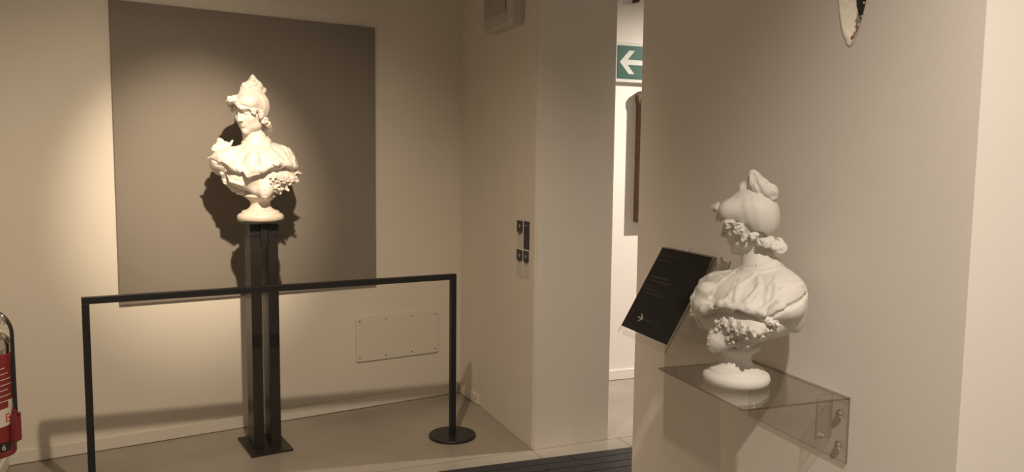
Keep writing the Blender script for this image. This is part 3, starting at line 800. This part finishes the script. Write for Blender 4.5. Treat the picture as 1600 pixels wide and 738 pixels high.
# high collar
CN = (-.10, -.26, 1)
shw.chain([(-.016, .080, .405), (-.012, .085, .36)], [.060, .085], .02)
shw.chain([(-.005, .130, .400), (.02, .14, .35)], [.030, .06], .03)
shw.torus((-.014, .078, .408), CN, .063, .0125, .010); shw.torus((-.015, .080, .422), CN, .0585, .0060, .003)
for k in range(30):
    a = 2 * math.pi * k / 30; n_ = np.array(CN, float); n_ /= np.linalg.norm(n_); u1 = np.cross(n_, (0, 1, 0)); u1 /= np.linalg.norm(u1); u2 = np.cross(n_, u1)
    shw.ell(np.array((-.015, .080, .4235)) + (u1 * math.cos(a) + u2 * math.sin(a)) * .0625, (.0038,) * 3, .002)
for gl in (((375, 212), (380, 218), (386, 224)), ((392, 225), (404, 224), (414, 219), (419, 212)), ((381, 211), (388, 217))):
    shw.chain([on_front([shw], *q) for q in gl], .0028, .005, 'sub')
X, Y, Z = shw.grid(); aa = X * CT + Y * ST - A0; bb = -X * ST + Y * CT - B0; th = np.degrees(np.arctan2(aa, -bb))
edge = np.interp(th, [-180, -150, -120, -95, -75, -62, -52, -40, -30, -20, -8, 5, 20, 35, 50, 62, 75, 88, 100, 120, 150, 180],
                 [.20, .215, .23, .245, .222, .196, .190, .235, .250, .212, .226, .240, .262, .280, .272, .252, .238, .225, .208, .196, .192, .20]).astype(np.float32)
edge = edge + .0035 * np.sin(np.radians(th) * 21).astype(np.float32) + .004 * np.sin(np.radians(th) * 9 + 1).astype(np.float32)
shw.F += (.0016 * bumps(X, Y, Z, 55, 8)).astype(np.float32)
d = ((edge - Z) * .85).astype(np.float32); k = .008; hh = np.maximum(k - np.abs(shw.F - d), 0) / k
shw.F = np.maximum(shw.F, d) + hh * hh * k * .25
# hollow under the flap so it throws shade on the bodice
rxy = np.sqrt((aa / .205) ** 2 + (bb / .155) ** 2)
# --- frill and ruffles
fr = Field((-.30, -.22, .10), (.26, .10, .34), .0022)
fpts = [(356, 266), (351, 273), (352, 281), (358, 288), (365, 295), (373, 301), (383, 302)]
P_ = [on_front([bod, shw], *q) + np.array((0, .004, 0)) for q in fpts]
fr.chain(P_, [.008, .013, .015, .016, .016, .014, .009], .006)
fr.chain([p + np.array((.008, .010, .006)) for p in P_], .012, .01)
for i in range(26):
    t = rs.uniform(0, len(P_) - 1.001); j = int(t); p = P_[j] + (P_[j + 1] - P_[j]) * (t - j) + rs.uniform(-.011, .011, 3) * np.array((1, .6, 1)) + np.array((0, -.006, 0))
    fr.torus(p, rs.normal(size=3), rs.uniform(.005, .009), .0036, .006)
fr.chain([on_front([bod], 352, 268) + np.array((.006, -.010, 0)), on_front([bod], 362, 284) + np.array((0, -.008, 0)), on_front([bod], 378, 289) + np.array((0, -.006, 0)), on_front([bod], 392, 303) + np.array((0, 0, 0))], [.004, .009, .010, .003], .006)
sp = [T(.155, -.030, .262), T(.180, -.018, .252), T(.202, -.002, .245)]
fr2 = Field((.08, -.14, .18), (.27, .12, .32), .002)
fr2.chain(sp, [.012, .011, .006], .006)
for i in range(26):
    t = rs.uniform(0, 1.999); j = int(t); p = sp[j] + (sp[j + 1] - sp[j]) * (t - j) + rs.uniform(-.012, .012, 3) + np.array((0, -.004, -.004))
    fr2.torus(p, rs.normal(size=3), rs.uniform(.003, .007), .0026, .003)
frill_me = fr.mesh('frill'); ruf_me = fr2.mesh('ruffle')
# --- flowers
fw_ = Field((-.05, -.24, .10), (.26, .06, .32), .0019)
fc = [(423, 281, .7), (446, 282, .9), (438, 279, .9), (432, 289, .8), (456, 281, .9), (444, 296, .7), (432, 297, .8), (427, 275, 1), (435, 273, .9), (444, 276, 1.1), (452, 279, 1), (440, 284, 1), (449, 287, 1), (431, 283, .8), (455, 286, .7), (429, 300, .9), (436, 295, 1), (427, 293, .8), (442, 291, .8), (420, 277, .6), (459, 279, .7), (434, 303, .6)]
for (x, y, s_) in fc:
    c = on_front([bod], x, y) + np.array((0, -.006 - .006 * rs.rand(), 0)); nrm = np.array((.35, -1, .1)); nrm /= np.linalg.norm(nrm)
    u1 = np.cross(nrm, (0, 0, 1)); u1 /= np.linalg.norm(u1); u2 = np.cross(nrm, u1); a0 = rs.uniform(0, 6)
    fw_.ell(c - nrm * .004, (.008 * s_,) * 3, .003)
    for k in range(5):
        a = a0 + k * 2 * math.pi / 5; p = c + (u1 * math.cos(a) + u2 * math.sin(a)) * .0085 * s_
        fw_.ell(p, np.array((.0068, .0058, .0068)) * s_, .0032)
    fw_.ell(c + nrm * .003, (.0035 * s_,) * 3, .001)
    fw_.cap(c, c + np.array((0, .02, 0)), .006 * s_, .007 * s_, .003)
FB = [on_front([bod], *q) for q in ((428, 277), (440, 279), (452, 281), (459, 281), (448, 286), (434, 299), (428, 299))]
fw_.chain([p + np.array((0, .006, 0)) for p in FB], [.012, .014, .014, .010, .012, .012, .010], .006)
for i in range(8):
    x, y, _s2 = fc[i]; c = on_front([bod], x + rs.uniform(-5, 5), y + rs.uniform(-3, 6)) + np.array((0, -.006, 0))
    fw_.ell(c, (.007,) * 3, .003)
for i in range(46):
    p = FB[rs.randint(len(FB))] + rs.uniform(-.016, .016, 3) * np.array((1, .3, .9)) + np.array((0, -.009, 0))
    fw_.ell(p, rs.uniform(.0045, .0085, 3), .003)
flow_me = fw_.mesh('flowers')
# --- bow on the figure's right shoulder
bw = Field((-.29, -.06, .30), (-.06, .14, .50), .0019)
def leaf(c, d, up_, r):
    d = np.array(d, float); d /= np.linalg.norm(d); up_ = np.array(up_, float); up_ -= d * (up_ @ d); up_ /= np.linalg.norm(up_); s_ = np.cross(d, up_)
    R = [[d[i], s_[i], up_[i]] for i in range(3)]
    bw.ell(c, r, .006, R)
leaf((-.188, .012, .382), (-1, -.2, -.45), (.2, -.8, .5), (.046, .024, .009))
leaf((-.182, .015, .396), (-.45, .1, .8), (-.3, -1, .1), (.032, .020, .008))
leaf((-.163, .016, .376), (.6, 0, .8), (-.5, -1, .3), (.014, .012, .010))
leaf((-.142, .020, .392), (.55, .1, .85), (-.5, -1, .2), (.030, .008, .007))
leaf((-.154, .012, .364), (.5, -.1, -.5), (.3, -1, .4), (.022, .012, .007))
bw.ell((-.162, .008, .377), (.011, .010, .011), .004); bw.cap((-.162, .02, .370), (-.150, .03, .345), .014, .02, .01)
X, Y, Z = bw.grid(); bw.F += (.0012 * bumps(X, Y, Z, 170, 9)).astype(np.float32)
bow_me = bw.mesh('bow')
bod_me = bod.mesh('bodice'); shw_me = shw.mesh('shawl')
# buttons
btn_pts = [on_front([bod], 412, y) for y in (279, 284.5, 290, 296.5, 303)]
bm = bmesh.new(); bmesh.ops.create_icosphere(bm, subdivisions=2, radius=.0042); btn_me = bpy.data.meshes.new('button'); bm.to_mesh(btn_me); bm.free()
btn_me.polygons.foreach_set('use_smooth', [True] * len(btn_me.polygons))
# socle
prof = [(0, .001), (.108, .001), (.117, .006), (.1215, .016), (.1215, .026), (.117, .036), (.108, .042), (.099, .045), (.098, .052), (.094, .055), (.084, .058), (.070, .063), (.060, .070), (.053, .080), (.0505, .090), (.052, .100), (.058, .109), (.066, .115), (.070, .117), (.071, .121), (.079, .123), (.083, .127), (.083, .135), (.079, .139), (.070, .141), (.066, .150), (.060, .190), (0, .190)]
prof = [(r_ * .95, z_) for r_, z_ in prof]
bm = lathe(bmesh.new(), prof, 72); bmesh.ops.recalc_face_normals(bm, faces=bm.faces)
soc_me = bpy.data.meshes.new('socle'); bm.to_mesh(soc_me); bm.free(); soc_me.polygons.foreach_set('use_smooth', [True] * len(soc_me.polygons))

def make_bust(name, loc, rz, scale, m_fig, m_soc):
    root = empty(name, loc, rz); root.scale = (scale,) * 3
    def part(nm, me, m):
        o = bpy.data.objects.new(nm, me); C.objects.link(o); o.parent = root
        if not me.materials: me.materials.append(m)
        o.material_slots[0].link = 'OBJECT'; o.material_slots[0].material = m
        return o
    part('socle', soc_me, m_soc)
    for nm, me in (('face_and_neck', face_me), ('bonnet', cap_me), ('hair_knot', knot_me), ('curls', curl_me), ('shawl', shw_me), ('frill', frill_me), ('ruffle', ruf_me), ('flowers', flow_me), ('shoulder_bow', bow_me)):
        part(nm, me, m_fig)
    b = part('bodice', bod_me, m_fig)
    for p in btn_pts:
        o = bpy.data.objects.new('button', btn_me); C.objects.link(o); o.parent = b; o.location = p
        if not btn_me.materials: btn_me.materials.append(m_fig)
        o.material_slots[0].link = 'OBJECT'; o.material_slots[0].material = m_fig
    return root
b1 = make_bust('marble_bust', (-1.300, 3.982, 1.196), rad(18.1), 1.0, M_MARBLE, M_SOCLE)
tag(b1, 'life-size white marble bust of a young woman on the dark steel pedestal', 'bust')
b2 = make_bust('replica_bust', (0.495, 1.660, 1.0302), rad(-80.5), 0.62, M_RESIN, M_RESIN)
tag(b2, 'smaller white replica bust in profile standing on the clear acrylic shelf', 'bust')
